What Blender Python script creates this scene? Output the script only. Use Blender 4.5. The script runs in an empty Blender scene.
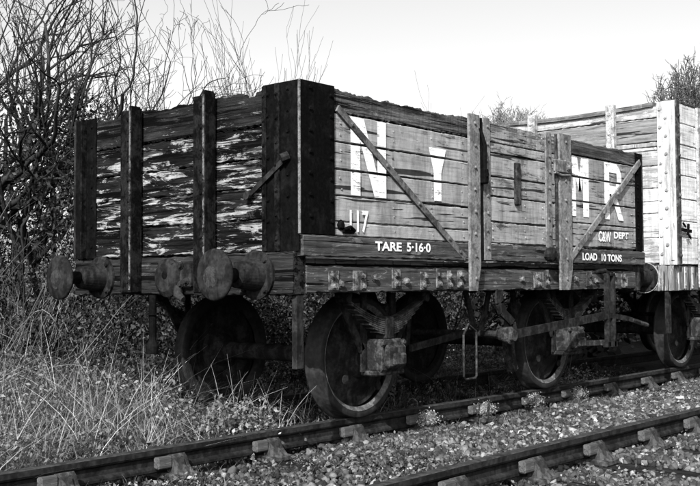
import bpy, bmesh, math, random
import numpy as np
from mathutils import Vector, Matrix
R = math.radians
sc = bpy.context.scene
COL = sc.collection

# ------------------------------------------------------------------ camera
cam_d = bpy.data.cameras.new('camera')
cam = bpy.data.objects.new('camera', cam_d)
COL.objects.link(cam)
YAW, PITCH, ROLL = R(49.153), R(2.4423), R(-0.3164)
d = Vector((math.sin(YAW)*math.cos(PITCH), math.cos(YAW)*math.cos(PITCH), math.sin(PITCH)))
rt = Vector((math.cos(YAW), -math.sin(YAW), 0)); up = rt.cross(d)
r2 = rt*math.cos(ROLL)+up*math.sin(ROLL); u2 = -rt*math.sin(ROLL)+up*math.cos(ROLL)
M = Matrix((r2, u2, -d)).transposed().to_4x4(); M.translation = Vector((-4.733, -5.761, 0.987))
cam.matrix_world = M
cam_d.sensor_width = 36; cam_d.lens = 52.16
cam_d.clip_start = 0.05; cam_d.clip_end = 3000
sc.camera = cam

# ------------------------------------------------------------------ sun + sky (a low winter sun behind the camera's left)
SUN_EL = R(36); TRAVEL = R(65)                       # TRAVEL: azimuth the light travels towards (from +Y to +X)
ld = Vector((math.sin(TRAVEL)*math.cos(SUN_EL), math.cos(TRAVEL)*math.cos(SUN_EL), -math.sin(SUN_EL)))
sun_d = bpy.data.lights.new('sun', 'SUN'); sun_d.energy = 4.4; sun_d.angle = R(0.5); sun_d.color = (1, 1, 1)
sun = bpy.data.objects.new('sun', sun_d); COL.objects.link(sun)
sun.rotation_euler = ld.to_track_quat('-Z', 'Y').to_euler()
w = bpy.data.worlds.new('World'); sc.world = w; w.use_nodes = True
nt = w.node_tree; nt.nodes.clear()
sky = nt.nodes.new('ShaderNodeTexSky'); sky.sky_type = 'NISHITA'; sky.sun_disc = False
sky.sun_elevation = SUN_EL; sky.sun_rotation = math.atan2(-ld.x, -ld.y)
sky.air_density = 1.0; sky.dust_density = 3.0; sky.ozone_density = 1.0
bw = nt.nodes.new('ShaderNodeRGBToBW'); bg = nt.nodes.new('ShaderNodeBackground'); wo = nt.nodes.new('ShaderNodeOutputWorld')
bg.inputs['Strength'].default_value = 0.135
nt.links.new(sky.outputs[0], bw.inputs[0]); nt.links.new(bw.outputs[0], bg.inputs[0]); nt.links.new(bg.outputs[0], wo.inputs[0])
sc.view_settings.view_transform = 'Standard'; sc.view_settings.look = 'None'
sc.view_settings.exposure = 1.1; sc.view_settings.gamma = 1
sc.view_settings.use_curve_mapping = False

rng = np.random.default_rng(7); random.seed(7)

# ------------------------------------------------------------------ object helpers
def link(name, me, mat, parent=None, smooth=False):
    o = bpy.data.objects.new(name, me); COL.objects.link(o)
    if mat is not None: me.materials.append(mat)
    if parent is not None: o.parent = parent
    if smooth:
        me.polygons.foreach_set('use_smooth', [True]*len(me.polygons))
    return o
def obj(name, bm, mat, parent=None, smooth=False):
    me = bpy.data.meshes.new(name); bm.normal_update(); bm.to_mesh(me); bm.free()
    return link(name, me, mat, parent, smooth)
def arr_mesh(name, V, F, mat, parent=None, smooth=False):
    V = np.asarray(V, dtype=np.float32); F = np.asarray(F, dtype=np.int32)
    k = F.shape[1]; me = bpy.data.meshes.new(name)
    me.vertices.add(len(V)); me.vertices.foreach_set('co', V.ravel())
    me.loops.add(F.size); me.loops.foreach_set('vertex_index', F.ravel())
    me.polygons.add(len(F)); me.polygons.foreach_set('loop_start', np.arange(0, F.size, k, dtype=np.int32))
    me.update(calc_edges=True)
    return link(name, me, mat, parent, smooth)
def thing(name, label, cat, loc=(0, 0, 0), group=None):
    o = bpy.data.objects.new(name, None); COL.objects.link(o); o.location = loc
    o.empty_display_size = .2
    o['label'] = label; o['category'] = cat
    if group: o['group'] = group
    return o
def tag(o, label, cat, group=None, kind=None):
    if label: o['label'] = label
    if cat: o['category'] = cat
    if group: o['group'] = group
    if kind: o['kind'] = kind
    return o
def box(bm, x0, x1, y0, y1, z0, z1, bev=0.0):
    vs = [bm.verts.new((x, y, z)) for x in (x0, x1) for y in (y0, y1) for z in (z0, z1)]
    fs = [(0, 1, 3, 2), (4, 6, 7, 5), (0, 4, 5, 1), (2, 3, 7, 6), (0, 2, 6, 4), (1, 5, 7, 3)]
    fl = [bm.faces.new([vs[i] for i in f]) for f in fs]
    if bev > 0:
        es = list({e for f in fl for e in f.edges})
        bmesh.ops.bevel(bm, geom=es, offset=bev, segments=1, affect='EDGES')
def bar(bm, a, b, w_, t_, side=(0, 1, 0), bev=0.0):
    """rectangular bar from a to b; t_ along `side`, w_ across"""
    a = Vector(a); b = Vector(b); dd = (b-a).normalized(); s = Vector(side)
    s = (s-dd*s.dot(dd)).normalized(); q = dd.cross(s)
    vs = []
    for p in (a, b):
        for i, j in ((-1, -1), (1, -1), (1, 1), (-1, 1)):
            vs.append(bm.verts.new(p+q*(i*w_/2)+s*(j*t_/2)))
    for f in ((0, 1, 2, 3), (7, 6, 5, 4), (0, 4, 5, 1), (1, 5, 6, 2), (2, 6, 7, 3), (3, 7, 4, 0)):
        bm.faces.new([vs[i] for i in f])
def tube(bm, pts, rad, n=10, cap=True):
    pts = [Vector(p) for p in pts]; rings = []
    if not hasattr(rad, '__len__'): rad = [rad]*len(pts)
    ref = Vector((0, 0, 1))
    for i, p in enumerate(pts):
        t = (pts[min(i+1, len(pts)-1)]-pts[max(i-1, 0)]).normalized()
        if abs(t.dot(ref)) > .95: ref = Vector((1, 0, 0)) if abs(t.x) < .9 else Vector((0, 1, 0))
        a = t.cross(ref).normalized(); b = t.cross(a)
        rings.append([bm.verts.new(p+(a*math.cos(k*2*math.pi/n)+b*math.sin(k*2*math.pi/n))*rad[i]) for k in range(n)])
    for i in range(len(rings)-1):
        for k in range(n):
            bm.faces.new((rings[i][k], rings[i][(k+1) % n], rings[i+1][(k+1) % n], rings[i+1][k]))
    if cap:
        bm.faces.new(rings[0][::-1]); bm.faces.new(rings[-1])
def lathe(bm, prof, origin, axis, n=32, cap=True):
    """prof: (distance along axis, radius) list"""
    o = Vector(origin); ax = Vector(axis).normalized()
    ref = Vector((0, 0, 1)); a = ax.cross(ref).normalized(); b = ax.cross(a)
    rings = [[bm.verts.new(o+ax*s+(a*math.cos(2*math.pi*k/n)+b*math.sin(2*math.pi*k/n))*max(r, 1e-4)) for k in range(n)] for s, r in prof]
    for i in range(len(rings)-1):
        for k in range(n):
            bm.faces.new((rings[i][k], rings[i][(k+1) % n], rings[i+1][(k+1) % n], rings[i+1][k]))
    if cap: bm.faces.new(rings[0][::-1]); bm.faces.new(rings[-1])
def bolt(bm, p, axis, r=.014, h=.012, n=8):
    lathe(bm, [(0, r*1.25), (h*.3, r*1.25), (h*.32, r), (h, r*.75)], p, axis, n)
def poly(bm, pts, depth_vec):
    """extruded polygon (pts in 3-D)"""
    dv = Vector(depth_vec); a = [bm.verts.new(Vector(p)) for p in pts]; b = [bm.verts.new(Vector(p)+dv) for p in pts]
    bm.faces.new(a); bm.faces.new(b[::-1]); n = len(a)
    for i in range(n): bm.faces.new((a[i], b[i], b[(i+1) % n], a[(i+1) % n]))

def plank(bm, ax, a0, a1, z0, z1, f0, f1, rot_top=0.0, rough=.0025, seed=0, end_jag=0.0, rot_fn=None, warp=0.0):
    """board running along ax ('x' or 'y') from a0..a1, height z0..z1, faces at f0 (outer) and f1 (inner).
    ragged edges, slight waviness; rot_top > 0 eats the top edge away"""
    rr = random.Random(seed); n = max(2, int(abs(a1-a0)/(.016 if (rot_top or rot_fn) else .035))); stp = 0.; cnt = 0; cur = 0.
    def w1(k): return rr.uniform(-1, 1)*k
    ph = [rr.uniform(0, 6.28) for _ in range(6)]
    rows = []
    e = 1 if a1 > a0 else -1
    for i in range(n+1):
        t = a0+(a1-a0)*i/n
        j0 = end_jag*rr.random() if i == 0 else 0; j1 = end_jag*rr.random() if i == n else 0
        eat = 0
        if rot_top:
            if cnt <= 0: stp = rr.random()**2*rot_top; cnt = rr.randint(2, 9)
            cnt -= 1; cur += (stp-cur)*rr.uniform(.25, .9)
            eat = cur+rr.random()*rot_top*.15+rot_top*.35*max(0, math.sin(t*5+ph[0]))
        if rot_fn: eat += rot_fn(t)*(1+.4*rr.random())
        zt = z1-eat+w1(rough)-.002; zb = z0+w1(rough)+.002
        zt = max(zt, zb+.02)
        wv = math.sin(t*3+ph[3])*.003+warp*math.sin(t*1.7+ph[4])
        tt = t+e*(j0-j1)
        out = []
        b = .006 if f0 < f1 else -.006
        for f, z in ((f0+wv, zb+.006), (f0+wv, zt-.006), (f0+b+wv, zt), (f1+wv, zt), (f1+wv, zb), (f0+b+wv, zb)):
            fz = f+w1(.0012)
            out.append(bm.verts.new((tt, fz, z) if ax == 'x' else (fz, tt, z)))
        rows.append(out)
    for i in range(n):
        for k in range(6):
            bm.faces.new((rows[i][k], rows[i][(k+1) % 6], rows[i+1][(k+1) % 6], rows[i+1][k]))
    bm.faces.new(rows[0][::-1]); bm.faces.new(rows[-1])

# ------------------------------------------------------------------ materials (the place is photographed in black and white: every colour is a grey)
def g(v): return (v, v, v, 1)
class NT:
    def __init__(s, name):
        s.m = bpy.data.materials.new(name); s.m.use_nodes = True; s.t = s.m.node_tree; s.t.nodes.clear()
        s.out = s.n('ShaderNodeOutputMaterial'); s.b = s.n('ShaderNodeBsdfPrincipled'); s.l(s.b.outputs[0], s.out.inputs[0])
        s.tc = s.n('ShaderNodeTexCoord')
    def n(s, t, **k):
        x = s.t.nodes.new(t)
        for a, b in k.items(): setattr(x, a, b)
        return x
    def l(s, a, b): s.t.links.new(a, b)
    def noise(s, scale, vec=(1, 1, 1), detail=5, rough=.6, dist=0, loc=(0, 0, 0)):
        mp = s.n('ShaderNodeMapping'); mp.inputs['Scale'].default_value = vec; mp.inputs['Location'].default_value = loc
        s.l(s.tc.outputs['Object'], mp.inputs[0])
        x = s.n('ShaderNodeTexNoise'); x.inputs['Scale'].default_value = scale; x.inputs['Detail'].default_value = detail
        x.inputs['Roughness'].default_value = rough; x.inputs['Distortion'].default_value = dist
        s.l(mp.outputs[0], x.inputs['Vector']); return x.outputs[0]
    def ramp(s, src, stops, interp='LINEAR'):
        r = s.n('ShaderNodeValToRGB'); r.color_ramp.interpolation = interp; cr = r.color_ramp
        while len(cr.elements) < len(stops): cr.elements.new(.5)
        for e, (p, v) in zip(cr.elements, stops): e.position = p; e.color = g(v)
        s.l(src, r.inputs[0]); return r.outputs[0]
    def math(s, op, a, b, clamp=False):
        x = s.n('ShaderNodeMath', operation=op, use_clamp=clamp)
        for i, v in ((0, a), (1, b)):
            if isinstance(v, (int, float)): x.inputs[i].default_value = v
            else: s.l(v, x.inputs[i])
        return x.outputs[0]
    def mix(s, f, a, b):
        x = s.n('ShaderNodeMix', data_type='FLOAT')
        for i, v in ((0, f), (2, a), (3, b)):
            if isinstance(v, (int, float)): x.inputs[i].default_value = v
            else: s.l(v, x.inputs[i])
        return x.outputs[0]
    def island(s):
        return s.n('ShaderNodeNewGeometry').outputs['Random Per Island']
    def base(s, v):
        c = s.n('ShaderNodeCombineColor')
        for i in range(3):
            if isinstance(v, (int, float)): c.inputs[i].default_value = v
            else: s.l(v, c.inputs[i])
        s.l(c.outputs[0], s.b.inputs['Base Color'])
    def rough(s, v, spec=.3, metal=0):
        if isinstance(v, (int, float)): s.b.inputs['Roughness'].default_value = v
        else: s.l(v, s.b.inputs['Roughness'])
        s.b.inputs['Specular IOR Level'].default_value = spec; s.b.inputs['Metallic'].default_value = metal
    def bump(s, h, strength=.5, dist=.004):
        b = s.n('ShaderNodeBump'); b.inputs['Strength'].default_value = strength; b.inputs['Distance'].default_value = dist
        s.l(h, b.inputs['Height']); s.l(b.outputs[0], s.b.inputs['Normal'])

def wood(name, ax, bare, dark, paint, cover, blot=.35, seed=0., isl=.25, flake_scale=5.0, grain=.6, paint_isl=.12, along=1.0, zwear=0., crack=.38, edge=.012, stk=.3, pvar=.16):
    """weathered boards: dark streaky grain with open cracks, and flaking paint over part of it.
    cover 0..1 = how much paint is left; zwear = extra paint lost on the upper boards"""
    s = NT(name)
    gv = {'x': (1.2, 30, 42), 'y': (30, 1.2, 42), 'z': (36, 36, 1.1)}[ax]
    gv2 = {'x': (3.5, 60, 90), 'y': (60, 3.5, 90), 'z': (90, 90, 3.5)}[ax]
    fv = {'x': (1, 2.5, 4.2), 'y': (2.5, 1, 5.5), 'z': (4, 4, 1)}[ax]
    loc = (seed*3.1, seed*1.7, seed*2.3)
    gr = s.noise(1.0, gv, 7, .72, .25, loc); fine = s.noise(1.3, gv2, 5, .7, .1, loc)
    streak = s.math('ADD', s.math('MULTIPLY', gr, .6), s.math('MULTIPLY', fine, .4))
    big = s.noise(2.3, fv, 6, .65, .4, loc)
    w_ = s.ramp(streak, [(.40, dark), (.5, (dark+bare)/2), (.60, bare)])
    il = s.island()
    w2 = s.math('MULTIPLY', w_, s.math('ADD', 1-isl, s.math('MULTIPLY', il, 2*isl)))
    w3 = s.math('MULTIPLY', w2, s.ramp(big, [(.35, 1-blot), (.65, 1+blot)]))
    fl = s.noise(flake_scale, fv, 12, .74, .6, (loc[0]+5, loc[1], loc[2]))
    m = s.math('ADD', s.math('MULTIPLY', fl, 1-stk), s.math('MULTIPLY', streak, stk))
    m = s.math('ADD', m, s.math('MULTIPLY', s.math('SUBTRACT', il, .5), paint_isl))
    if zwear:
        sx = s.n('ShaderNodeSeparateXYZ'); s.l(s.tc.outputs['Object'], sx.inputs[0])
        zz = s.math('MAXIMUM', s.math('SUBTRACT', sx.outputs[2], 1.70), 0.0)
        m = s.math('SUBTRACT', m, s.math('MULTIPLY', zz, zwear))
    th = .5+(.5-cover)*.32
    mask = s.ramp(m, [(th-edge, 0), (th+edge, 1)])
    rim = s.ramp(m, [(th-.002, 1), (th+.03, .86), (th+.06, 1)])
    pt = s.math('MULTIPLY', s.ramp(streak, [(.36, paint*.55), (.5, paint*.92), (.62, paint*1.08)]), s.ramp(s.noise(7, (1, 1, 1), 8, .75), [(.3, .74), (.7, 1.18)]))
    pt = s.math('MULTIPLY', pt, s.math('ADD', 1-pvar/2, s.math('MULTIPLY', il, pvar)))
    # vertical dirt runs and grime
    pt = s.math('MULTIPLY', pt, s.ramp(s.noise(2.0, (5, 5, .7), 7, .7, .2, loc), [(.36, .66), (.55, 1.06)]))
    v = s.mix(mask, w3, s.math('MULTIPLY', pt, rim))
    ck = s.ramp(s.noise(1.0, {'x': (.9, 20, 26), 'y': (20, .9, 26), 'z': (26, 26, .9)}[ax], 3, .55, .5, (loc[0]+9, loc[1], loc[2])), [(crack-.012, .12), (crack+.006, 1)])
    v = s.math('MULTIPLY', v, ck)
    s.base(v); s.rough(.85, .05)
    s.bump(s.math('ADD', s.math('ADD', s.math('MULTIPLY', streak, grain), s.math('MULTIPLY', mask, .25)), s.math('MULTIPLY', ck, .5)), .8, .007)
    return s.m
def iron(name, v, rust, cover=.5, rough=.6, scale=9, spec=.4, bump=.5):
    s = NT(name)
    a = s.noise(scale, (1, 1, 1), 10, .68, .3); b = s.noise(scale*5, (1, 1, 1), 4, .6)
    st = s.noise(6, (3, 3, .6), 6, .7, .2)
    m = s.ramp(s.math('ADD', s.math('MULTIPLY', a, .6), s.math('MULTIPLY', st, .4)), [(.5+(.5-cover)*.2-.04, 0), (.5+(.5-cover)*.2+.05, 1)])
    c = s.mix(m, v, rust)
    c = s.math('MULTIPLY', c, s.ramp(b, [(.3, .6), (.7, 1.35)]))
    s.base(c); s.rough(s.mix(m, rough, .9), spec*.08); s.bump(s.math('ADD', a, s.math('MULTIPLY', b, .4)), bump, .004)
    return s.m
def leafy(name, lo, hi, rough=.6, spec=.3, pw=1.0, trans=0.0):
    s = NT(name); il = s.island()
    p = s.math('POWER', il, pw)
    v = s.math('ADD', lo, s.math('MULTIPLY', p, hi-lo))
    v = s.math('MULTIPLY', v, s.ramp(s.noise(.9, (1, 1, 1), 3, .6), [(.35, .6), (.65, 1.3)]))
    s.base(v); s.rough(rough, spec)
    if trans:
        t = s.n('ShaderNodeBsdfTranslucent'); t.inputs[0].default_value = g(hi); mx = s.n('ShaderNodeMixShader'); mx.inputs[0].default_value = trans
        s.l(s.b.outputs[0], mx.inputs[1]); s.l(t.outputs[0], mx.inputs[2]); s.l(mx.outputs[0], s.out.inputs[0])
    return s.m

M_side = wood('grey_painted_side_boards', 'x', .15, .03, .25, .82, blot=.4, isl=.2, flake_scale=4.0, paint_isl=.08, zwear=.13, pvar=.22)
M_side_top = wood('dark_bare_side_boards', 'x', .10, .015, .12, .3, blot=.5, seed=1.3)
M_rot = wood('rotten_side_boards', 'x', .11, .006, .17, .38, blot=.6, seed=2.3, flake_scale=7, grain=1.2, crack=.42)
M_curb = wood('dirty_bottom_rail', 'x', .085, .018, .13, .42, seed=3.1, flake_scale=4)
M_end = wood('peeling_end_boards', 'y', .012, .001, .25, .42, blot=.7, seed=7.9, isl=.3, flake_scale=3.1, paint_isl=.02, grain=1.3, crack=.42, stk=.30, pvar=.3)
M_end_top = wood('blackened_end_boards', 'y', .020, .001, .15, .36, blot=.7, seed=6.7, isl=.3, flake_scale=5, grain=1.5, crack=.44, stk=.45)
M_head = wood('headstock_wood', 'y', .028, .003, .08, .34, seed=5.5, crack=.42)
M_sole = wood('solebar_wood', 'x', .08, .012, .17, .42, seed=8.5, flake_scale=7)
M_floor = wood('wagon_floor_wood', 'x', .10, .03, .12, .3, seed=9.5)
M_post_w = iron('painted_door_post', .145, .07, .42, .6, 10, .15)
M_black = iron('black_painted_iron', .003, .006, .35, .6, 8, .1)
M_blackw = iron('black_iron_rubbed_grey', .003, .011, .45, .6, 12, .1)
M_edge = iron('iron_edge_painted_glint', .12, .03, .35, .5, 20, .3)  # sun glint on the near corner, put into a bright iron colour
M_iron = iron('rusty_iron', .008, .022, .5, .75, 10, .25)
M_irond = iron('dark_underframe_iron', .003, .006, .45, .8, 9, .2)
M_ironl = iron('pale_rusted_iron', .014, .048, .45, .7, 14, .25)
M_buf = iron('buffer_iron', .008, .020, .5, .7, 7, .15, .3)
M_tyre = iron('wheel_tyre_steel', .012, .022, .4, .5, 6, 1.2, .2)
M_plate = iron('solebar_ironwork', .03, .14, .5, .7, 16, .3)
M_disc = iron('wheel_disc_rust', .009, .024, .5, .7, 8, .5, .4)
M_lip = iron('wheel_lip_painted_sun', .05, .11, .5, .5, 14, 1.5, .2)  # lighter than the tyre: sunlight on the lip put into its colour
M_rub = iron('rubbed_buffer_centre', .012, .030, .5, .7, 22, .3)
M_moss = leafy('dry_moss', .08, .30, .8, .1, 1.2)
M_mossb = iron('moss_heart', .06, .16, .5, .9, 30, .1, 1)
M_strap = iron('dirty_painted_strap', .10, .035, .45, .6, 10, .15)
M_white = iron('flaking_white_paint', .30, .16, .5, .6, 20, .3, .2)
def letter_mat():
    s = NT('white_lettering_paint')
    a = s.noise(9, (1, 1, 2.2), 12, .7, .4); st = s.noise(5, (1.2, 30, 42), 5, .7)
    m = s.ramp(s.math('ADD', s.math('MULTIPLY', a, .65), s.math('MULTIPLY', st, .35)), [(.42, 0), (.44, 1)])
    s.base(s.mix(m, .16, s.ramp(st, [(.36, .40), (.55, .76)]))); s.rough(.7, .25); return s.m
M_let = letter_mat()
def text_mat():
    s = NT('small_lettering_paint'); s.base(s.ramp(s.noise(22, (1, 1, 1), 8, .7), [(.36, .18), (.41, .62)])); s.rough(.7, .25); return s.m
M_txt = text_mat()
M_w2end = wood('white_end_boards', 'y', .26, .12, .42, .62, blot=.25, seed=11.5, isl=.1, flake_scale=3, paint_isl=.1, crack=.33)
M_w2grey = wood('bare_grey_end_boards', 'y', .20, .09, .22, .4, blot=.3, seed=12.5, isl=.1, flake_scale=3, crack=.36)
M_w2side = wood('white_side_boards_far_wagon', 'x', .28, .12, .56, .78, blot=.25, seed=13.5, isl=.1, flake_scale=3, paint_isl=.05, crack=.31)
M_w2sole = wood('streaked_white_solebar', 'z', .18, .06, .40, .5, blot=.3, seed=14.5, flake_scale=4)
M_w2plate = wood('white_corner_plate', 'z', .26, .13, .42, .45, blot=.3, seed=15.5, flake_scale=1.7, crack=.28)
M_w2dark = iron('rusty_dark_corner_angle', .03, .10, .4, .7, 12, .3)
M_w2cap = wood('grey_top_rail', 'y', .13, .05, .15, .5, seed=16.5)
M_w2post = iron('pale_end_post', .30, .13, .4, .6, 14, .2)
M_rail = iron('rusty_rail', .010, .020, .5, .75, 7, .25, .5)
M_railtop = iron('rail_running_surface', .035, .018, .4, .55, 5, .4, .2)
M_chair = iron('cast_iron_chair', .02, .06, .5, .85, 9, .2, 1)
M_key = wood('wooden_rail_key', 'x', .09, .02, .10, .3, seed=20.5)
M_sleeper = wood('creosoted_sleeper', 'y', .025, .006, .035, .3, seed=21.5, grain=1.4)
M_bark = iron('bark', .008, .026, .4, .95, 16, .1, 1)
M_barkl = iron('lichened_bark', .03, .13, .45, .95, 12, .1, 1)
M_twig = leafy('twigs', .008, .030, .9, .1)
M_twigf = leafy('twigs_painted_haze', .12, .22, .9, .1)  # distance haze put into the twigs as a paler grey
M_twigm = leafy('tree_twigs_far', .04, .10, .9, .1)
M_under = leafy('undergrowth_leaves', .003, .060, .7, .12, 2.4)
M_grass = leafy('dry_grass', .012, .30, .7, .15, 2.6, .2)
M_weed = leafy('weed_leaves', .010, .20, .6, .15, 2.2, .1)
M_bramble = leafy('bramble_leaves', .03, .22, .5, .35, 1.6, .1)
M_litter = leafy('leaf_litter', .01, .18, .8, .2, 2.6)
def stone_mat():
    s = NT('ballast_stone'); il = s.island()
    v = s.ramp(il, [(0, .012), (.4, .038), (.8, .09), (.96, .18), (1, .30)])
    v = s.math('MULTIPLY', v, s.ramp(s.noise(30, (1, 1, 1), 6, .7), [(.3, .6), (.7, 1.3)]))
    v = s.math('MULTIPLY', v, s.ramp(s.noise(1.1, (1, 1, 1), 4, .6), [(.35, .6), (.62, 1.25)]))
    s.base(v); s.rough(.9, .2); s.bump(s.noise(60, (1, 1, 1), 5, .7), .5, .004); return s.m
M_stone = stone_mat()
def ground_mat():
    s = NT('earth_ground')
    a = s.noise(14, (1, 1, 1), 10, .75); b = s.noise(.8, (1, 1, 1), 4, .6)
    s.base(s.math('MULTIPLY', s.ramp(a, [(.3, .006), (.7, .045)]), s.ramp(b, [(.35, .7), (.65, 1.2)])))
    s.rough(.95, .1); s.bump(a, 1, .03); return s.m
M_ground = ground_mat()

# ------------------------------------------------------------------ ground: one sheet to the horizon, ballast shoulder and a low bank beyond the line
def gz(x, y):
    x = np.asarray(x, float); y = np.asarray(y, float)
    z = np.full(np.broadcast(x, y).shape, -.20)
    z = z+.015*np.sin(x*2.1+y*1.3)+.012*np.sin(x*5.3-y*4.1)
    z = z-.05*np.clip((y+.5)/.8, 0, 1)*np.clip((1.2-y), 0, 1)
    z = z+.35*np.clip((y-1.9)/3.5, 0, 1)**1.3
    z = z+(.08*np.sin(x*.31+2)+.06*np.sin(y*.4+x*.17))*np.clip((np.abs(y)-4)/6, 0, 1)
    z = z-.25*np.clip((-y-5.2)/2.5, 0, 1)
    return z
def axis_vals(c0, c1, st, far):
    v = list(np.arange(c0, c1+1e-6, st)); s_ = st; a = c0; lo = []
    while a > -far: s_ *= 1.35; a -= s_; lo.append(a)
    s_ = st; a = c1; hi = []
    while a < far: s_ *= 1.35; a += s_; hi.append(a)
    return np.array(lo[::-1]+v+hi)
gx = axis_vals(-5, 14, .12, 900); gy = axis_vals(-6, 8, .12, 900)
GX, GY = np.meshgrid(gx, gy, indexing='ij'); GZ = gz(GX, GY)+rng.normal(0, .006, GX.shape)
nx, ny = GX.shape; I = np.arange(nx*ny).reshape(nx, ny)
F = np.stack([I[:-1, :-1], I[1:, :-1], I[1:, 1:], I[:-1, 1:]], -1).reshape(-1, 4)
gr = arr_mesh('ground', np.stack([GX, GY, GZ], -1).reshape(-1, 3), F, M_ground, smooth=True); gr['kind'] = 'structure'

# ------------------------------------------------------------------ track
def rail_profile():
    # bullhead rail: (y, z) round the section, top at z = 0
    p = [(-.033, -.004), (-.028, 0), (.028, 0), (.033, -.004), (.034, -.034), (.028, -.046), (.011, -.056), (.010, -.102), (.026, -.112), (.031, -.122), (.030, -.138), (.022, -.145)]
    q = [(-y, z) for y, z in p[::-1] if z < -.03]
    return p+q
def make_rail(name, yc, x0, x1, label):
    pr = rail_profile(); bm = bmesh.new(); top = bmesh.new()
    xs = np.linspace(x0, x1, 60); rings = []
    for x in xs:
        wy = .004*math.sin(x*.7); wz = .004*math.sin(x*.9+1)
        rings.append([bm.verts.new((x, y+wy, z+wz-.001)) for y, z in pr])
    n = len(pr)
    for i in range(len(xs)-1):
        for k in range(n): bm.faces.new((rings[i][k], rings[i+1][k], rings[i+1][(k+1) % n], rings[i][(k+1) % n]))
    bm.faces.new(rings[0]); bm.faces.new(rings[-1][::-1])
    t = thing(name, label, 'rail', (0, yc, 0))
    obj('rail_web', bm, M_rail, t)
    rows = [[top.verts.new((x, y+.004*math.sin(x*.7), z+.0015+.004*math.sin(x*.9+1))) for y, z in ((-.0335, -.005), (-.027, 0), (.027, 0), (.0335, -.005))] for x in xs]
    for i in range(len(xs)-1):
        for k in range(3): top.faces.new((rows[i][k], rows[i+1][k], rows[i+1][k+1], rows[i][k+1]))
    obj('running_surface', top, M_railtop, t)
make_rail('running_rail', -.7525, -8, 26, 'rusty bullhead rail under the near wheels of both wagons')
make_rail('running_rail', .7525, -8, 26, 'far rail half buried in grass under the far wheels of the wagons')
make_rail('running_rail', -2.53, -8, 26, 'dark rail of the neighbouring track crossing the bottom right corner')

def chair_bm(side=-1):
    """cast chair hugging the rail on its side towards -y (side=-1) and lower jaw the other side; origin at rail axis, z=0 rail top"""
    bm = bmesh.new()
    box(bm, -.095, .095, -.17, .17, -.190, -.150, .008)
    for s in (-1, 1):
        pts = [(-.0, s*.040, -.052), (0, s*.060, -.050), (0, s*.088, -.085), (0, s*.15, -.150), (0, s*.034, -.150), (0, s*.036, -.11)]
        pts = [(0, s*.038, -.046), (0, s*.060, -.040), (0, s*.082, -.060), (0, s*.105, -.105), (0, s*.155, -.150), (0, s*.034, -.150), (0, s*.036, -.10)] if s == side else pts
        poly(bm, [(-.055, p[1], p[2]) for p in pts], (.115, 0, 0))
        if s == side: poly(bm, [(-.012, s*.100, -.06), (-.012, s*.120, -.10), (-.012, s*.165, -.150), (-.012, s*.10, -.150)], (.028, 0, 0))
        for x in (-.065, .065): bolt(bm, (x, s*.135, -.151), (0, 0, 1), .02, .03)
    return bm
def key_bm():
    bm = bmesh.new(); box(bm, -.165, -.057, -.088, -.036, -.118, -.046, .008); return bm
ORD = ['first', 'second', 'third', 'fourth', 'fifth', 'sixth', 'seventh', 'eighth', 'ninth', 'tenth', 'eleventh', 'twelfth', 'thirteenth']
def sleeper_bm(y0, y1, seed):
    bm = bmesh.new(); plank(bm, 'y', y0, y1, -.125, 0, -.125, .125, seed=seed, rough=.005); return bm
sl_proto = thing('sleeper', 'x', 'sleeper', (0, 0, -.188))
obj('sleeper_timber', sleeper_bm(-1.28, 1.28, 3), M_sleeper, sl_proto)
for yy, sd in ((-.7525, -1), (.7525, 1)):
    c = obj('rail_chair', chair_bm(sd), M_chair, sl_proto); c.location = (0, yy, .188)
    if sd == -1:
        k = obj('rail_key', key_bm(), M_key, c)
def dup(root):
    r_ = root.copy(); COL.objects.link(r_)
    for ch in list(root.children):
        c = ch.copy(); COL.objects.link(c); c.parent = r_
        for gch in list(ch.children):
            q = gch.copy(); COL.objects.link(q); q.parent = c
    return r_
for k in range(12):
    o = sl_proto if k == 0 else dup(sl_proto)
    o.location = (-1.46+.835*k+random.uniform(-.03, .03), random.uniform(-.02, .02), -.188)
    o.rotation_euler.z = random.uniform(-.02, .02)
    o['label'] = f"{ORD[k]} sleeper from the left under the wagons' track, buried with its chair showing"
    o['group'] = 'sleepers under the wagons'
s2 = thing('sleeper', 'x', 'sleeper', (0, 0, -.188))
obj('sleeper_timber', sleeper_bm(-1.28, 1.28, 8), M_sleeper, s2)
c = obj('rail_chair', chair_bm(-1), M_chair, s2); c.location = (0, .7525, .188)
k_ = obj('rail_key', key_bm(), M_key, c)
for k in range(8):
    o = s2 if k == 0 else dup(s2)
    o.location = (-.98+.8*k, -3.2825, -.188+random.uniform(-.002, .002)); o.rotation_euler.z = random.uniform(-.02, .02)
    o['label'] = f'{ORD[k]} dark timber sleeper from the left on the neighbouring track'
    o['group'] = 'sleepers of the neighbouring track'

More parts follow.
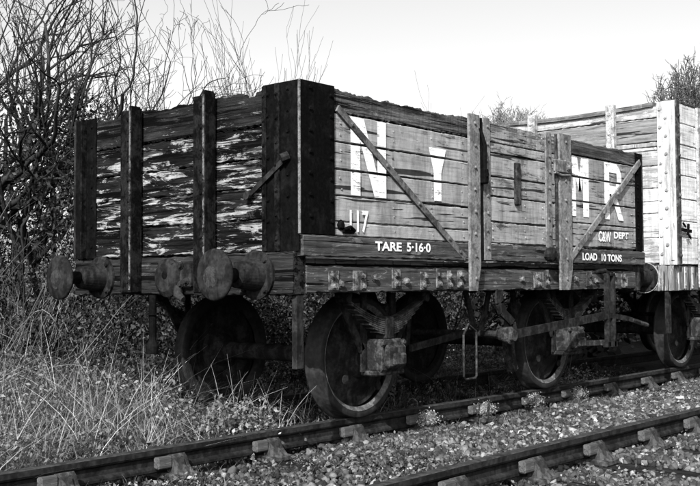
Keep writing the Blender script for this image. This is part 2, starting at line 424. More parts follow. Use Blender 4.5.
# ------------------------------------------------------------------ running gear shared by both wagons
def wheelset(parent, x):
    def wheel(y, s):
        zc = .456
        bm = bmesh.new()   # tyre: flat outer face, lip falling inwards, tread and inner flange
        lathe(bm, [(.034, .372), (.030, .384), (.004, .398), (0, .404), (0, .446), (.006, .453), (.095, .457), (.105, .465), (.115, .484), (.130, .482), (.136, .470), (.138, .405), (.132, .398), (.105, .384), (.100, .372)], (x, y, zc), (0, -s, 0), 64, False)
        wh = obj('wheel', bm, M_tyre, parent, True)
        bm = bmesh.new()   # dished disc with stiffening ring and hub
        lathe(bm, [(.078, .375), (.074, .375), (.076, .35), (.062, .30), (.030, .22), (.012, .165), (-.012, .150), (-.030, .105), (-.045, .10), (-.048, .065), (-.055, .0)], (x, y, zc), (0, -s, 0), 72, False)
        lathe(bm, [(.082, .375), (.090, .30), (.062, .20), (.080, .14), (.12, .12), (.17, .10), (.18, .0)], (x, y, zc), (0, -s, 0), 48, False)
        obj('wheel_disc', bm, M_disc, wh, False)
        bm = bmesh.new(); lathe(bm, [(.0285, .373), (-.0012, .401), (-.0012, .407), (.0285, .379)], (x, y, zc), (0, -s, 0), 64, False); obj('lip_painted_sun', bm, M_lip, wh, True)  # paler ring painting the sunlit crescent inside the tyre
        for a in range(4):
            an = a*math.pi/2+.6; bm = bmesh.new()
            lathe(bm, [(0, .036), (.003, .036), (.0032, .030), (.0034, 0)], (x+.27*math.cos(an), y-s*-.036, zc+.27*math.sin(an)), (0, s, 0), 14); obj('disc_boss', bm, M_iron, wh)
    wheel(-.815, -1); wheel(.815, 1)
    bm = bmesh.new(); tube(bm, [(x, q, .456) for q in (-1.02, -.84, -.83, -.3, .3, .83, 1.02)], [.05, .05, .075, .068, .068, .075, .05], 16)
    obj('axle', bm, M_iron, parent, True)
def suspension(parent, x, s, zs=.94, hi=True):
    """axlebox, leaf spring and axleguard on side s (-1 near)"""
    Y = lambda v: s*v
    bm = bmesh.new()   # W-iron
    for dx in (-.17, .17):
        bar(bm, (x+dx, Y(.985), .40), (x+dx, Y(.985), zs), .055, .02, (0, 1, 0))
    for dx in (-1, 1):
        bar(bm, (x+dx*.19, Y(.985), .52), (x+dx*.48, Y(.985), zs+.05), .055, .02, (0, 1, 0))
    bar(bm, (x-.2, Y(.985), .39), (x+.2, Y(.985), .39), .05, .022, (0, 1, 0))
    obj('axleguard', bm, M_iron, parent)
    bm = bmesh.new()   # axlebox: body, lid, ribs
    y0, y1 = sorted((Y(.93), Y(1.12)))
    box(bm, x-.14, x+.14, y0, y1, .36, .60, .02)
    y0, y1 = sorted((Y(1.12), Y(1.17))); box(bm, x-.11, x+.11, y0, y1, .39, .56, .018)
    y0, y1 = sorted((Y(1.165), Y(1.20))); box(bm, x-.07, x+.07, y0, y1, .41, .50, .012)
    y0, y1 = sorted((Y(.95), Y(1.10))); box(bm, x-.17, x+.17, y0, y1, .335, .375, .01)
    for q in (-.12, .12): bolt(bm, (x+q, Y(1.121), .575), (0, s, 0), .02, .02)
    obj('axlebox', bm, M_ironl if hi else M_iron, parent)
    sp = None
    nl = 8
    bm = bmesh.new()
    for i in range(nl):
        half = .47-.050*i; zc = .735-.0145*i; pts = []
        for k in range(13):
            t = -1+2*k/12; xx = half*t
            pts.append((x+xx, Y(1.045), zc+.16*(abs(xx)/.46)**1.55))
        rws = [[bm.verts.new((p[0], p[1]+dy, p[2]+dz)) for dy, dz in ((-.042, -.0058), (.042, -.0058), (.042, .0052), (-.042, .0052))] for p in pts]
        for r0, r1 in zip(rws[:-1], rws[1:]):
            for k in range(4): bm.faces.new((r0[k], r0[(k+1) % 4], r1[(k+1) % 4], r1[k]))
        bm.faces.new(rws[0][::-1]); bm.faces.new(rws[-1])
    sp = obj('leaf_spring', bm, M_ironl, parent)
    bm = bmesh.new(); y0, y1 = sorted((Y(.99), Y(1.10))); box(bm, x-.045, x+.045, y0, y1, .60, .765, .008)
    obj('spring_buckle', bm, M_iron, sp)
    for q in (-.46, .46):
        bm = bmesh.new(); tube(bm, [(x+q, Y(.99), .895), (x+q, Y(1.10), .895)], .028, 10)
        y0, y1 = sorted((Y(1.0), Y(1.09))); box(bm, x+q-.05, x+q+.05, y0, y1, .905, zs+.02, .006)
        obj('spring_shoe', bm, M_iron, sp)

def brake_gear(parent, xm, wb):
    xa, xb = xm-wb/2, xm+wb/2
    for xw, sg in ((xa, 1), (xb, -1)):
        bm = bmesh.new()
        p = []
        for k in range(7):
            a = R(-30+k*12); p.append((xw+sg*.50*math.cos(a), -.80, .475+.50*math.sin(a)))
        for k in range(6, -1, -1):
            a = R(-30+k*12); p.append((xw+sg*.56*math.cos(a), -.80, .475+.56*math.sin(a)))
        poly(bm, p, (0, .09, 0)); bs = obj('brake_block', bm, M_ironl, parent)
        bm = bmesh.new(); bar(bm, (xw+sg*.56, -.86, .52), (xw+sg*.62, -.86, .97), .05, .03)
        obj('brake_hanger', bm, M_iron, bs)
        bm = bmesh.new(); bar(bm, (xw+sg*.56, -.90, .50), (xm-sg*.10, -.90, .585), .055, .025)
        obj('push_rod', bm, M_iron, parent)
    bm = bmesh.new()
    for q in (-1, 1): bar(bm, (xm+q*.03, -.99, .56), (xm+q*.19, -.99, .97), .05, .02)
    obj('vee_hanger', bm, M_iron, parent)
    bm = bmesh.new(); tube(bm, [(xm, -1.27, .585), (xm, .6, .585)], .028, 12)
    lathe(bm, [(0, .045), (.02, .06), (.06, .06), (.075, .04), (.10, .035)], (xm, -1.20, .585), (0, -1, 0), 16)
    obj('brake_shaft', bm, M_iron, parent)

# ------------------------------------------------------------------ wagon 1
W1 = thing('open_wagon', 'weathered open wooden wagon lettered NYMR, number 117, with black corner plates', 'railway wagon')
H = -1.239
def boards(name, ax, a0, a1, zs, f0, f1, mats, parent, **kw):
    bm = bmesh.new(); bl = kw.pop('bolts', ()); rb = random.Random(len(name)+int(a0*50))
    for i in range(len(zs)-1):
        for xb in bl:
            if rb.random() < .85:
                for q in ((.3, .7) if zs[i+1]-zs[i] > .15 else (.5,)):
                    zb_ = zs[i]+(zs[i+1]-zs[i])*(q+rb.uniform(-.06, .06)); bolt(bm, (xb+rb.uniform(-.012, .012), f0+.001, zb_), (0, -1, 0), .0085, .007, 6)
        k = dict(kw)
        if i != len(zs)-2: k.pop('rot_top', None); k.pop('rot_fn', None)
        plank(bm, ax, a0, a1, zs[i]+.003, zs[i+1]-.003, f0, f1, seed=hash((name, i, a0)) % 1000 if False else int(abs(a0)*77+i*13+len(name)), **k)
    return obj(name, bm, mats, parent)
sp_l = boards('side_panel', 'x', .01, 2.095, [1.325, 1.423, 1.60, 1.778, 1.963, 2.162], H, H+.06, M_side, W1, bolts=(.40, .98, 1.45, 1.85))
bm = bmesh.new()
plank(bm, 'x', .01, 2.095, 2.166, 2.335, H+.004, H+.06, rot_top=.018, rot_fn=lambda t: .022*max(0, (t-.7))*max(0, 1.95-t)*2, rough=.006, seed=77)
tb = obj('top_board', bm, M_rot, W1); tb['label'] = 'rotten dark top board'
dr = boards('side_door', 'x', 2.105, 3.285, [1.332, 1.503, 1.715, 1.879, 2.072, 2.158, 2.325], H-.004, H+.056, M_side, W1, rot_top=.006, bolts=(2.27, 2.78, 3.07))
boards('side_panel', 'x', 3.295, 5.04, [1.339, 1.559, 1.761, 1.985, 2.185], H, H+.06, M_side, W1, bolts=(3.58, 4.12, 4.84))
bm = bmesh.new(); plank(bm, 'x', 3.50, 5.04, 2.189, 2.33, H-.004, H+.06, rot_top=.012, seed=31)
obj('top_board', bm, M_side_top, W1)
# far side
boards('side_panel', 'x', .01, 5.04, [1.19, 1.40, 1.60, 1.778, 1.963, 2.162, 2.32], -H, -H-.06, M_rot, W1, rot_top=.03)
bm = bmesh.new(); plank(bm, 'x', .0, 5.09, 1.183, 1.322, H-.018, H+.055, seed=91, rough=.004, end_jag=.03)
curb = obj('bottom_rail', bm, M_curb, W1)
# floor
bm = bmesh.new()
for i in range(24): plank(bm, 'y', -1.16, 1.16, 1.14, 1.175, .03+i*.2085, .03+i*.2085+.2, seed=i)
obj('floor', bm, M_floor, W1)
# ends
ZE = [1.215, 1.435, 1.65, 1.845, 2.065]
EN = bpy.data.objects.new('x', None); bpy.data.objects.remove(EN)
e1 = boards('end_panel', 'y', -1.18, 1.18, ZE, 0, .065, M_end, W1, rough=.006, warp=.002)
bm = bmesh.new()
plank(bm, 'y', -1.18, 1.18, 2.069, 2.325, .004, .065, rot_top=.020, rot_fn=lambda t: .012*math.exp(-((t-.75)/.14)**2)+.04*math.exp(-((t+.78)/.08)**2)+.008*math.exp(-((t-.2)/.08)**2), rough=.008, seed=17)
obj('top_board', bm, M_end_top, W1)
boards('end_panel', 'y', -1.18, 1.18, ZE+[2.32], 5.05, 4.985, M_end, W1, rough=.004, rot_top=.02)
# splintered laths hanging on the end boards: shallow ridges where the grain has opened
# corner plates
def corner(parent, x, sx, y, sy, wx, wy, zt, zb, zb_side, mat, mat_e, t=.012, edge=True):
    bm = bmesh.new()
    xa, xb = sorted((x-sx*t, x-sx*t+sx*wx)); ya, yb = sorted((y, y+sy*t)); box(bm, xa, xb, ya, yb, zb_side, zt, .002)
    xa, xb = sorted((x-sx*t, x)); ya, yb = sorted((y, y-sy*wy)); box(bm, xa, xb, ya, yb, zb, zt-.002, .002)
    for k in range(7):
        z = zb_side+.09+(zt-zb_side-.16)*k/6
        bolt(bm, (x+sx*(wx-.05), y+sy*t, z), (0, sy, 0)); bolt(bm, (x+sx*.09, y+sy*t, z+.03), (0, sy, 0))
        bolt(bm, (x-sx*t, y-sy*(wy-.05), z), (-sx, 0, 0)); bolt(bm, (x-sx*t, y-sy*.09, z+.02), (-sx, 0, 0))
    o = obj('corner_plate', bm, mat, parent)
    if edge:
        bm = bmesh.new(); tube(bm, [(x-sx*(t-.001), y+sy*(t-.001), zb_side), (x-sx*(t-.001), y+sy*(t-.001), zt-.002)], .010, 8); obj('pale_edge', bm, mat_e, o)  # strip along the corner; the near one carries a painted sun highlight
    return o
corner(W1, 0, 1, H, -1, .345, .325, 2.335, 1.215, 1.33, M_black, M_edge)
corner(W1, 0, 1, -H, 1, .33, .27, 2.33, 1.215, 1.22, M_black, M_iron)
corner(W1, 5.05, -1, H, -1, .145, .3, 2.325, 1.215, 1.33, M_black, M_iron)
corner(W1, 5.05, -1, -H, 1, .33, .3, 2.32, 1.215, 1.22, M_black, M_iron)
# vertical straps on the end part of the corner plates
bm = bmesh.new(); box(bm, -.028, -.0125, -1.08, -1.035, 1.22, 2.33, .003)
for k in range(7): bolt(bm, (-.028, -1.057, 1.3+k*.16), (-1, 0, 0))
obj('end_strap', bm, M_blackw, W1)
bm = bmesh.new(); box(bm, -.026, -.0125, -.955, -.915, 1.22, 2.325, .003)
for k in range(7): bolt(bm, (-.026, -.935, 1.27+k*.165), (-1, 0, 0))
obj('end_strap', bm, M_blackw, W1)
bm = bmesh.new(); box(bm, -.06, -.0125, 1.09, 1.11, 1.22, 2.325, .002); obj('end_strap', bm, M_blackw, W1)
# diagonal bar across the end near the near corner
bm = bmesh.new(); bar(bm, (-.032, -.80, 1.60), (-.032, -1.16, 1.83), .035, .015, (1, 0, 0)); tube(bm, [(-.06, -1.13, 1.82), (-.02, -1.16, 1.84)], .03, 8); tube(bm, [(-.06, -.80, 1.60), (-.02, -.80, 1.60)], .028, 8)
obj('diagonal_brace', bm, M_iron, W1)
# end stanchions (T irons)
def stanchion(parent, X, sx, yr, flange, zb, zt, mat, mate, web=.10):
    bm = bmesh.new()
    xa, xb = sorted((X-sx*.014, X)); box(bm, xa, xb, yr, yr+flange, zb, zt, .002)
    xa, xb = sorted((X-sx*web, X-sx*.0145)); box(bm, xa, xb, yr-.002, yr+.028, zb, zt+.01, .003)
    for k in range(9): bolt(bm, (X-sx*.014, yr+flange*.6, zb+.08+(zt-zb-.15)*k/8), (-sx, 0, 0))
    o = obj('end_stanchion', bm, mat, parent)
    bm = bmesh.new(); xa, xb = sorted((X-sx*(web+.003), X-sx*(web+.0005))); box(bm, xa, xb, yr+.004, yr+.022, zb+.02, zt-.02)
    obj('pale_edge', bm, mate, o)
M_edge2 = iron('pale_stanchion_edge', .008, .10, .45, .6, 18, .2)  # patchy paler tone for the outer edge of the stanchion web
stanchion(W1, -.022, 1, .372, .245, .95, 2.33, M_blackw, M_edge2)
stanchion(W1, -.022, 1, -.455, .225, .95, 2.34, M_blackw, M_edge2)
stanchion(W1, 5.07, -1, .38, .12, .95, 2.32, M_blackw, M_edge2)
stanchion(W1, 5.07, -1, -.455, .12, .95, 2.32, M_blackw, M_edge2)
# headstocks and solebars
bm = bmesh.new(); plank(bm, 'y', -1.195, 1.225, .930, 1.205, -.02, .10, seed=5, rough=.006); obj('headstock', bm, M_head, W1)
bm = bmesh.new(); plank(bm, 'y', -1.21, 1.21, .930, 1.205, 5.07, 4.95, seed=6, rough=.006); hs2 = obj('headstock', bm, M_ironl, W1); hs2['label'] = 'pale far headstock end'
for s in (-1, 1):
    bm = bmesh.new(); plank(bm, 'x', .10, 4.95, .945, 1.125, s*1.212, s*1.05, seed=7+s, rough=.005)
    obj('solebar', bm, M_sole, W1)
bm = bmesh.new(); box(bm, .11, 4.94, -1.14, 1.14, 1.127, 1.138); obj('floor_bearer', bm, M_irond, W1)
# ironwork on the near solebar: plates, bolts, crown washers
rr = random.Random(4)
for x0, w_ in ((.30, .10), (.55, .14), (.98, .1), (1.32, .07), (1.52, .05), (1.66, .05), (1.80, .06), (2.95, .16), (3.15, .05), (3.9, .1), (4.3, .1), (4.62, .14)):
    bm = bmesh.new(); z0 = .955+rr.random()*.02; box(bm, x0, x0+w_, -1.224, -1.2135, z0, z0+.13+rr.random()*.02, .002)
    for q in range(2): bolt(bm, (x0+w_*rr.uniform(.25, .75), -1.224, z0+.03+.07*q), (0, -1, 0), .02, .022)
    obj('solebar_plate', bm, M_plate, W1)
for x0 in (.42, .78, 1.15, 2.75, 3.7, 4.1, 4.48):
    bm = bmesh.new(); bolt(bm, (x0, -1.212, 1.0+rr.random()*.08), (0, -1, 0), .024, .03); obj('solebar_bolt', bm, M_plate, W1)
# door ironwork
def upright(x0, x1, z0, z1, mat, name, y0=.025, taper=False, nb=8, seed=0):
    bm = bmesh.new()
    y_ = H-y0
    if taper: poly(bm, [(x0, y_, z1), (x1, y_, z1), (x1, y_, 1.14), (x1-.05, y_, z0), (x0, y_, z0)], (0, y0-.001-.02, 0))
    else: box(bm, x0, x1, y_, H-.0055, z0, z1, .003)
    for k in range(nb): bolt(bm, ((x0+x1)/2+random.uniform(-.01, .01), y_, z0+.1+(z1-z0-.17)*k/(nb-1)), (0, -1, 0), .013, .013)
    return obj(name, bm, mat, W1)
upright(1.895, 2.035, .945, 2.345, M_post_w, 'door_post', .045, True)
upright(2.125, 2.225, 1.19, 2.345, M_post_w, 'door_strap', .020)
upright(3.115, 3.215, 1.19, 2.335, M_post_w, 'door_strap', .020)
upright(3.315, 3.525, .945, 2.345, M_post_w, 'door_post', .045, True)
bm = bmesh.new(); tube(bm, [(3.265, H-.035, 1.2), (3.265, H-.035, 2.33)], .014, 8); obj('hinge_rod', bm, M_ironl, W1)
bm = bmesh.new(); tube(bm, [(2.08, H-.02, 1.2), (2.08, H-.02, 2.33)], .016, 8); obj('hinge_rod', bm, M_black, W1)
bm = bmesh.new(); tube(bm, [(2.02, H-.06, 2.24), (2.07, H-.07, 2.10), (2.075, H-.06, 1.92), (2.09, H-.06, 1.86)], [.012, .018, .02, .034], 8); box(bm, 2.05, 2.11, H-.08, H-.03, 1.80, 1.92, .008)
obj('door_cotter', bm, M_irond, W1)
bm = bmesh.new(); lathe(bm, [(-.02, .045), (.03, .065), (.06, .062), (.085, .03)], (3.12, H-.02, 1.255), (0, -1, 0), 16); box(bm, 3.05, 3.3, H-.04, H-.021, 1.23, 1.28, .004)
obj('door_hinge', bm, M_iron, W1)
bm = bmesh.new(); box(bm, 3.19, 3.50, H-.068, H-.0455, 1.99, 2.10, .006); bolt(bm, (3.42, H-.068, 2.04), (0, -1, 0), .026, .03); tube(bm, [(3.20, H-.06, 1.985), (3.32, H-.06, 1.965), (3.46, H-.06, 1.975)], .012, 8)
obj('door_catch', bm, M_post_w, W1)
bm = bmesh.new(); box(bm, 2.60, 2.675, H-.035, H-.003, 1.66, 2.02, .008); obj('label_batten', bm, M_ironl, W1)
# diagonal straps
bm = bmesh.new(); bar(bm, (.36, H-.012, 2.19), (1.86, H-.012, 1.20), .05, .016, (0, 1, 0))
for t in (.1, .35, .6, .85, .95): bolt(bm, (.36+1.5*t, H-.02, 2.19-.99*t), (0, -1, 0), .014)
obj('diagonal_strap', bm, M_strap, W1)
bm = bmesh.new(); bar(bm, (4.985, H-.026, 2.235), (3.50, H-.026, 1.215), .058, .018, (0, 1, 0))
for t in (.12, .35, .55, .75, .9): bolt(bm, (4.985-1.485*t, H-.035, 2.235-1.02*t), (0, -1, 0), .014)
obj('diagonal_strap', bm, M_post_w, W1)
# small damaged fittings by the number
bm = bmesh.new(); bolt(bm, (.40, H, 1.40), (0, -1, 0), .03, .02); box(bm, .41, .53, H-.02, H-.001, 1.345, 1.375, .006); tube(bm, [(.42, H-.015, 1.37), (.47, H-.03, 1.39), (.53, H-.015, 1.365)], .012, 8)
obj('label_clip', bm, M_irond, W1)

# lettering: convex pieces clipped to each board so the gaps stay open
def clip(poly_, lo, hi):
    for lim, sgn in ((lo, 1), (hi, -1)):
        out = []
        for i in range(len(poly_)):
            a, b = poly_[i], poly_[(i+1) % len(poly_)]
            ina = sgn*(a[1]-lim) >= 0; inb = sgn*(b[1]-lim) >= 0
            if ina: out.append(a)
            if ina != inb:
                t = (lim-a[1])/(b[1]-a[1]); out.append((a[0]+t*(b[0]-a[0]), lim))
        poly_ = out
        if not poly_: break
    return poly_
def big_letter(pieces, zs, label, yoff=.0095):
    bm = bmesh.new(); rr_ = random.Random(len(pieces))
    for pc in pieces:
        for a, b in zip(zs[:-1], zs[1:]):
            q = clip(pc, a+.010, b-.009)
            if len(q) >= 3:
                # subdivide edge slightly: rough painted edge
                poly(bm, [(x, H-yoff, z) for x, z in q], (0, .0012, 0))
    o = obj('lettering', bm, M_let, W1); o['label'] = label
ZL = [1.423, 1.60, 1.778, 1.963, 2.162]
big_letter([[(.50, 2.15), (.60, 2.15), (.60, 1.60), (.50, 1.60)], [(.79, 2.15), (.885, 2.15), (.885, 1.60), (.79, 1.60)],
            [(.602, 2.15), (.64, 2.15), (.788, 1.76), (.788, 1.60), (.76, 1.60), (.602, 1.99)]], ZL, 'large white letter N')
big_letter([[(1.40, 2.03), (1.62, 2.03), (1.555, 1.84), (1.462, 1.84)], [(1.462, 1.84), (1.555, 1.84), (1.555, 1.63), (1.462, 1.63)]], ZL, 'large white letter Y')
ZR = [1.339, 1.559, 1.761, 1.985, 2.185]
big_letter([[(3.56, 2.165), (3.67, 2.165), (3.67, 1.62), (3.56, 1.62)], [(3.81, 2.165), (3.92, 2.165), (3.92, 1.62), (3.81, 1.62)],
            [(3.672, 2.16), (3.70, 2.165), (3.775, 1.86), (3.72, 1.86), (3.672, 1.98)], [(3.72, 1.86), (3.775, 1.86), (3.808, 2.0), (3.808, 2.165), (3.78, 2.165), (3.735, 2.0)]], ZR, 'large white letter M')
big_letter([[(4.24, 2.17), (4.34, 2.17), (4.34, 1.62), (4.24, 1.62)], [(4.342, 2.17), (4.50, 2.17), (4.57, 2.12), (4.50, 2.08), (4.342, 2.08)],
            [(4.50, 2.08), (4.57, 2.12), (4.60, 2.06), (4.60, 1.98), (4.51, 2.0)], [(4.51, 2.0), (4.60, 1.98), (4.56, 1.90), (4.48, 1.87), (4.48, 1.95)],
            [(4.342, 1.95), (4.48, 1.95), (4.48, 1.87), (4.342, 1.87)], [(4.38, 1.868), (4.48, 1.868), (4.64, 1.62), (4.53, 1.62)]], ZR, 'large white letter R')
def text(s, x0, x1, z0, z1, y, label, bold=.012, squeeze=True):
    cu = bpy.data.curves.new('t', 'FONT'); cu.body = s; cu.size = 1; cu.offset = bold; cu.extrude = .0
    t = bpy.data.objects.new('t', cu); COL.objects.link(t)
    bpy.context.view_layer.update()
    dg = bpy.context.evaluated_depsgraph_get(); me = bpy.data.meshes.new_from_object(t.evaluated_get(dg))
    bpy.data.objects.remove(t)
    co = np.empty(len(me.vertices)*3); me.vertices.foreach_get('co', co); co = co.reshape(-1, 3)
    mn, mx = co.min(0), co.max(0)
    n = np.empty_like(co); n[:, 0] = x0+(co[:, 0]-mn[0])/(mx[0]-mn[0])*(x1-x0); n[:, 2] = z0+(co[:, 1]-mn[1])/(mx[1]-mn[1])*(z1-z0); n[:, 1] = y
    me.vertices.foreach_set('co', n.ravel()); me.update()
    me.materials.clear()
    o = link('lettering', me, M_txt, W1); o['label'] = label; return o
text('117', .485, .685, 1.357, 1.508, H-.0095, 'white painted number 117', .02)
text('TARE', .735, 1.035, 1.236, 1.300, H-.0275, 'white words TARE', .03)
text('5·16·0', 1.095, 1.385, 1.236, 1.304, H-.0275, 'white figures 5·16·0', .03)
text('C&W', 4.10, 4.36, 1.40, 1.50, H-.0095, 'white letters C&W', .03)
text('DEPT', 4.42, 4.74, 1.44, 1.505, H-.0095, 'white word DEPT', .03)
text('LOAD', 3.745, 4.03, 1.215, 1.285, H-.0275, 'white word LOAD', .03)
text('10 TONS', 4.12, 4.545, 1.212, 1.280, H-.0275, 'white words 10 TONS', .03)

# buffers, drawgear
def buffer(parent, X, sx, y, z=1.065, L=.39, mat=M_buf, rim=None):
    bm = bmesh.new()
    lathe(bm, [(0, .165), (.02, .165), (.028, .15), (.03, .11), (.20, .085), (.205, .075), (.21, .06), (.21, .0)], (X, y, z), (-sx, 0, 0), 28)
    for a in range(4):
        an = math.pi/4+a*math.pi/2; bolt(bm, (X-sx*.02, y+.14*math.cos(an), z+.14*math.sin(an)), (-sx, 0, 0), .02, .024)
    b = obj('buffer', bm, mat, parent)
    if rim:
        bm = bmesh.new(); lathe(bm, [(.004, .166), (.004, .172), (.018, .172), (.018, .166)], (X, y, z), (-sx, 0, 0), 28); obj('painted_rim', bm, rim, b)
    bm = bmesh.new()
    lathe(bm, [(.10, .045), (L-.04, .048), (L-.035, .10), (L-.028, .155), (L-.02, .168), (L-.006, .168), (L+.004, .155), (L+.014, .08), (L+.016, 0)], (X, y, z), (-sx, 0, 0), 40)
    hd = obj('buffer_head', bm, mat, b, True)
    bm = bmesh.new(); lathe(bm, [(L+.006, .078), (L+.0135, .076), (L+.0185, .03), (L+.0186, 0)], (X, y+.01, z-.01), (-sx, 0, 0), 18); obj('rubbed_centre', bm, M_rub, hd, False)
for y in (-.87, .87): buffer(W1, -.02, 1, y); buffer(W1, 5.07, -1, y, L=.395)
bm = bmesh.new()
lathe(bm, [(0, .14), (.03, .14), (.045, .12), (.06, .10), (.06, .04), (.0605, .0)], (-.02, .04, 1.055), (-1, 0, 0), 28)
for y, z in ((.10, 1.16), (-.02, 1.16), (.12, .98)): bolt(bm, (-.05, y, z), (-1, 0, 0), .022, .02)
dp = obj('drawbar_plate', bm, M_buf, W1)
bm = bmesh.new(); lathe(bm, [(0, .03), (.002, .03), (.0021, 0)], (-.0806, .03, 1.075), (-1, 0, 0), 14); obj('drawbar_hole', bm, M_irond, dp)
bm = bmesh.new(); box(bm, -.065, -.021, -.235, -.11, .985, 1.17, .01)
for y, z in ((-.14, 1.14), (-.2, 1.03), (-.14, 1.01)): bolt(bm, (-.065, y, z), (-1, 0, 0), .022, .024)
tube(bm, [(-.06, -.10, .99), (-.08, -.12, .93), (-.08, -.18, .90)], [.03, .035, .02], 10)
obj('headstock_bracket', bm, M_iron, W1)
bm = bmesh.new(); tube(bm, [(-.05, .20, .93), (-.05, .20, .60), (-.05, .205, .56), (-.05, .205, .50)], [.028, .028, .05, .045], 12); tube(bm, [(-.05, .20, .80), (-.05, .20, .785)], .045, 12)
obj('vacuum_pipe', bm, M_irond, W1)
bm = bmesh.new(); box(bm, .02, .09, -1.19, -1.145, .45, .93, .004); obj('corner_hanger', bm, M_iron, W1)
for x in (1.107, 3.86):
    wheelset(W1, x)
    for s in (-1, 1): suspension(W1, x, s)
brake_gear(W1, 2.42, 2.754)
# brake lever, its guard, curved hanger and safety loop
bm = bmesh.new()
bar(bm, (2.42, -1.275, .575), (4.22, -1.275, .70), .072, .02); bar(bm, (4.21, -1.275, .70), (4.62, -1.275, .655), .05, .02)
bar(bm, (4.61, -1.275, .656), (5.02, -1.275, .585), .045, .03)
lv = obj('brake_lever', bm, M_iron, W1)
bm = bmesh.new(); tube(bm, [(4.72, -1.275, .636), (5.07, -1.275, .577)], .024, 8); obj('lever_handle', bm, M_ironl, lv)
bm = bmesh.new(); lathe(bm, [(0, .07), (.05, .072), (.06, .05), (.09, .045)], (2.42, -1.26, .578), (0, -1, 0), 18); obj('lever_boss', bm, M_ironl, lv)
bm = bmesh.new()
for x in (4.20, 4.315): bar(bm, (x, -1.275, .40), (x, -1.275, 1.10), .028, .05)
bar(bm, (4.20, -1.275, 1.085), (4.315, -1.275, 1.085), .02, .05); bar(bm, (4.16, -1.275, .42), (4.36, -1.275, .42), .05, .05)
tube(bm, [(4.26, -1.26, 1.09), (4.20, -1.26, 1.125), (4.10, -1.20, 1.11)], .02, 8)
lg = obj('lever_guard', bm, M_iron, W1)
bm = bmesh.new(); bar(bm, (3.86, -1.16, .44), (4.2, -1.25, .44), .05, .018); obj('guard_stay', bm, M_ironl, lg)
bm = bmesh.new()
pts = [(2.42, -1.19, 1.12), (2.42, -1.20, .95), (2.425, -1.20, .84), (2.46, -1.20, .77), (2.55, -1.21, .71), (2.61, -1.21, .67), (2.63, -1.21, .60)]
for a, b in zip(pts[:-1], pts[1:]): bar(bm, a, b, .10 if a[2] > .8 else .075, .02)
obj('lever_bracket', bm, M_iron, W1)
bm = bmesh.new(); tube(bm, [(1.93, -1.18, .60), (1.93, -1.18, .27), (1.96, -1.18, .245), (2.09, -1.18, .25), (2.11, -1.18, .27), (2.11, -1.18, .62), (2.0, -1.18, .68), (1.93, -1.18, .60)], .009, 6); obj('safety_loop', bm, M_ironl, W1)

# ------------------------------------------------------------------ wagon 2
X2 = 5.94
W2 = thing('open_wagon', 'taller white painted wooden wagon coupled behind the lettered one at the right edge', 'railway wagon', (X2, 0, 0))
ZT = 3.0
z2 = [1.215, 1.50, 1.771, 2.052, 2.301, 2.49]
boards('end_panel', 'y', -1.18, 1.18, z2, 0, .065, M_w2end, W2, rough=.004)
boards('end_panel', 'y', -1.18, 1.18, [2.835, 2.965], .0, .065, M_w2end, W2, rough=.004)
bm = bmesh.new(); plank(bm, 'y', -1.18, 1.18, 2.515, 2.565, -.006, .065, seed=3); obj('end_batten', bm, M_w2plate, W2)
bm = bmesh.new(); plank(bm, 'y', -1.18, 1.18, 2.572, 2.83, .002, .065, seed=4); ob = obj('end_board', bm, M_w2grey, W2); ob['label'] = 'bare grey board'
bm = bmesh.new()
n = 18
for i in range(n):
    a = -1.0+2.2*i/n; b = -1.0+2.2*(i+1)/n
    f = lambda y: 2.985-.035*math.sin(max(0, min(1, (y+1)/2.2))*math.pi)
    bar(bm, (.015, a, f(a)), (.015, b, f(b)), .045, .09, (1, 0, 0))
obj('top_rail', bm, M_w2cap, W2)
boards('end_panel', 'y', -1.18, 1.18, [1.2, 1.5, 1.8, 2.1, 2.4, 2.7, 2.97], 4.9, 4.835, M_w2end, W2)
zs2 = [1.205, 1.504, 1.683, 1.93, 2.189, 2.382, 2.529, 2.768, 3.0]
boards('side_panel', 'x', .01, 4.89, zs2, H, H+.06, M_w2side, W2)
boards('side_panel', 'x', .01, 4.89, zs2, -H, -H-.06, M_w2side, W2)
bm = bmesh.new(); plank(bm, 'x', 0, 4.9, 2.985, 3.015, H-.01, H+.07, seed=12); obj('top_capping', bm, M_w2dark, W2)
def corner2(x, sx, y, sy):
    bm = bmesh.new()
    xa, xb = sorted((x-sx*.014, x)); ya, yb = sorted((y+sy*.004, y-sy*.20)); box(bm, xa, xb, ya, yb, 1.2, ZT+.005, .003)
    xa, xb = sorted((x-sx*.030, x-sx*.0145)); ya, yb = sorted((y-sy*.02, y-sy*.055)); box(bm, xa, xb, ya, yb, 1.25, ZT-.02, .003)
    for k in range(9): bolt(bm, (x-sx*.014, y-sy*.165, 1.32+k*.2), (-sx, 0, 0), .018, .014)
    for k in range(8): bolt(bm, (x-sx*.014, y-sy*.10, 1.42+k*.2), (-sx, 0, 0), .018, .014)
    o = obj('corner_plate', bm, M_w2plate, W2)
    bm = bmesh.new(); xa, xb = sorted((x-sx*.010, x+sx*.095)); ya, yb = sorted((y+sy*.004, y+sy*.018)); box(bm, xa, xb, ya, yb, 1.2, ZT+.01, .003)
    for k in range(8): bolt(bm, (x+sx*.05, y+sy*.018, 1.3+k*.22), (0, sy, 0), .02, .018)
    obj('corner_angle', bm, M_w2dark, o)
corner2(0, 1, H, -1); corner2(0, 1, -H, 1); corner2(4.9, -1, H, -1); corner2(4.9, -1, -H, 1)
for y in (-.56, .46):
    bm = bmesh.new(); box(bm, -.09, -.015, y, y+.10, .95, 3.03, .006)
    for k in range(9): bolt(bm, (-.09, y+.05, 1.2+k*.215), (-1, 0, 0), .026, .016)
    obj('end_stanchion', bm, M_w2post, W2)
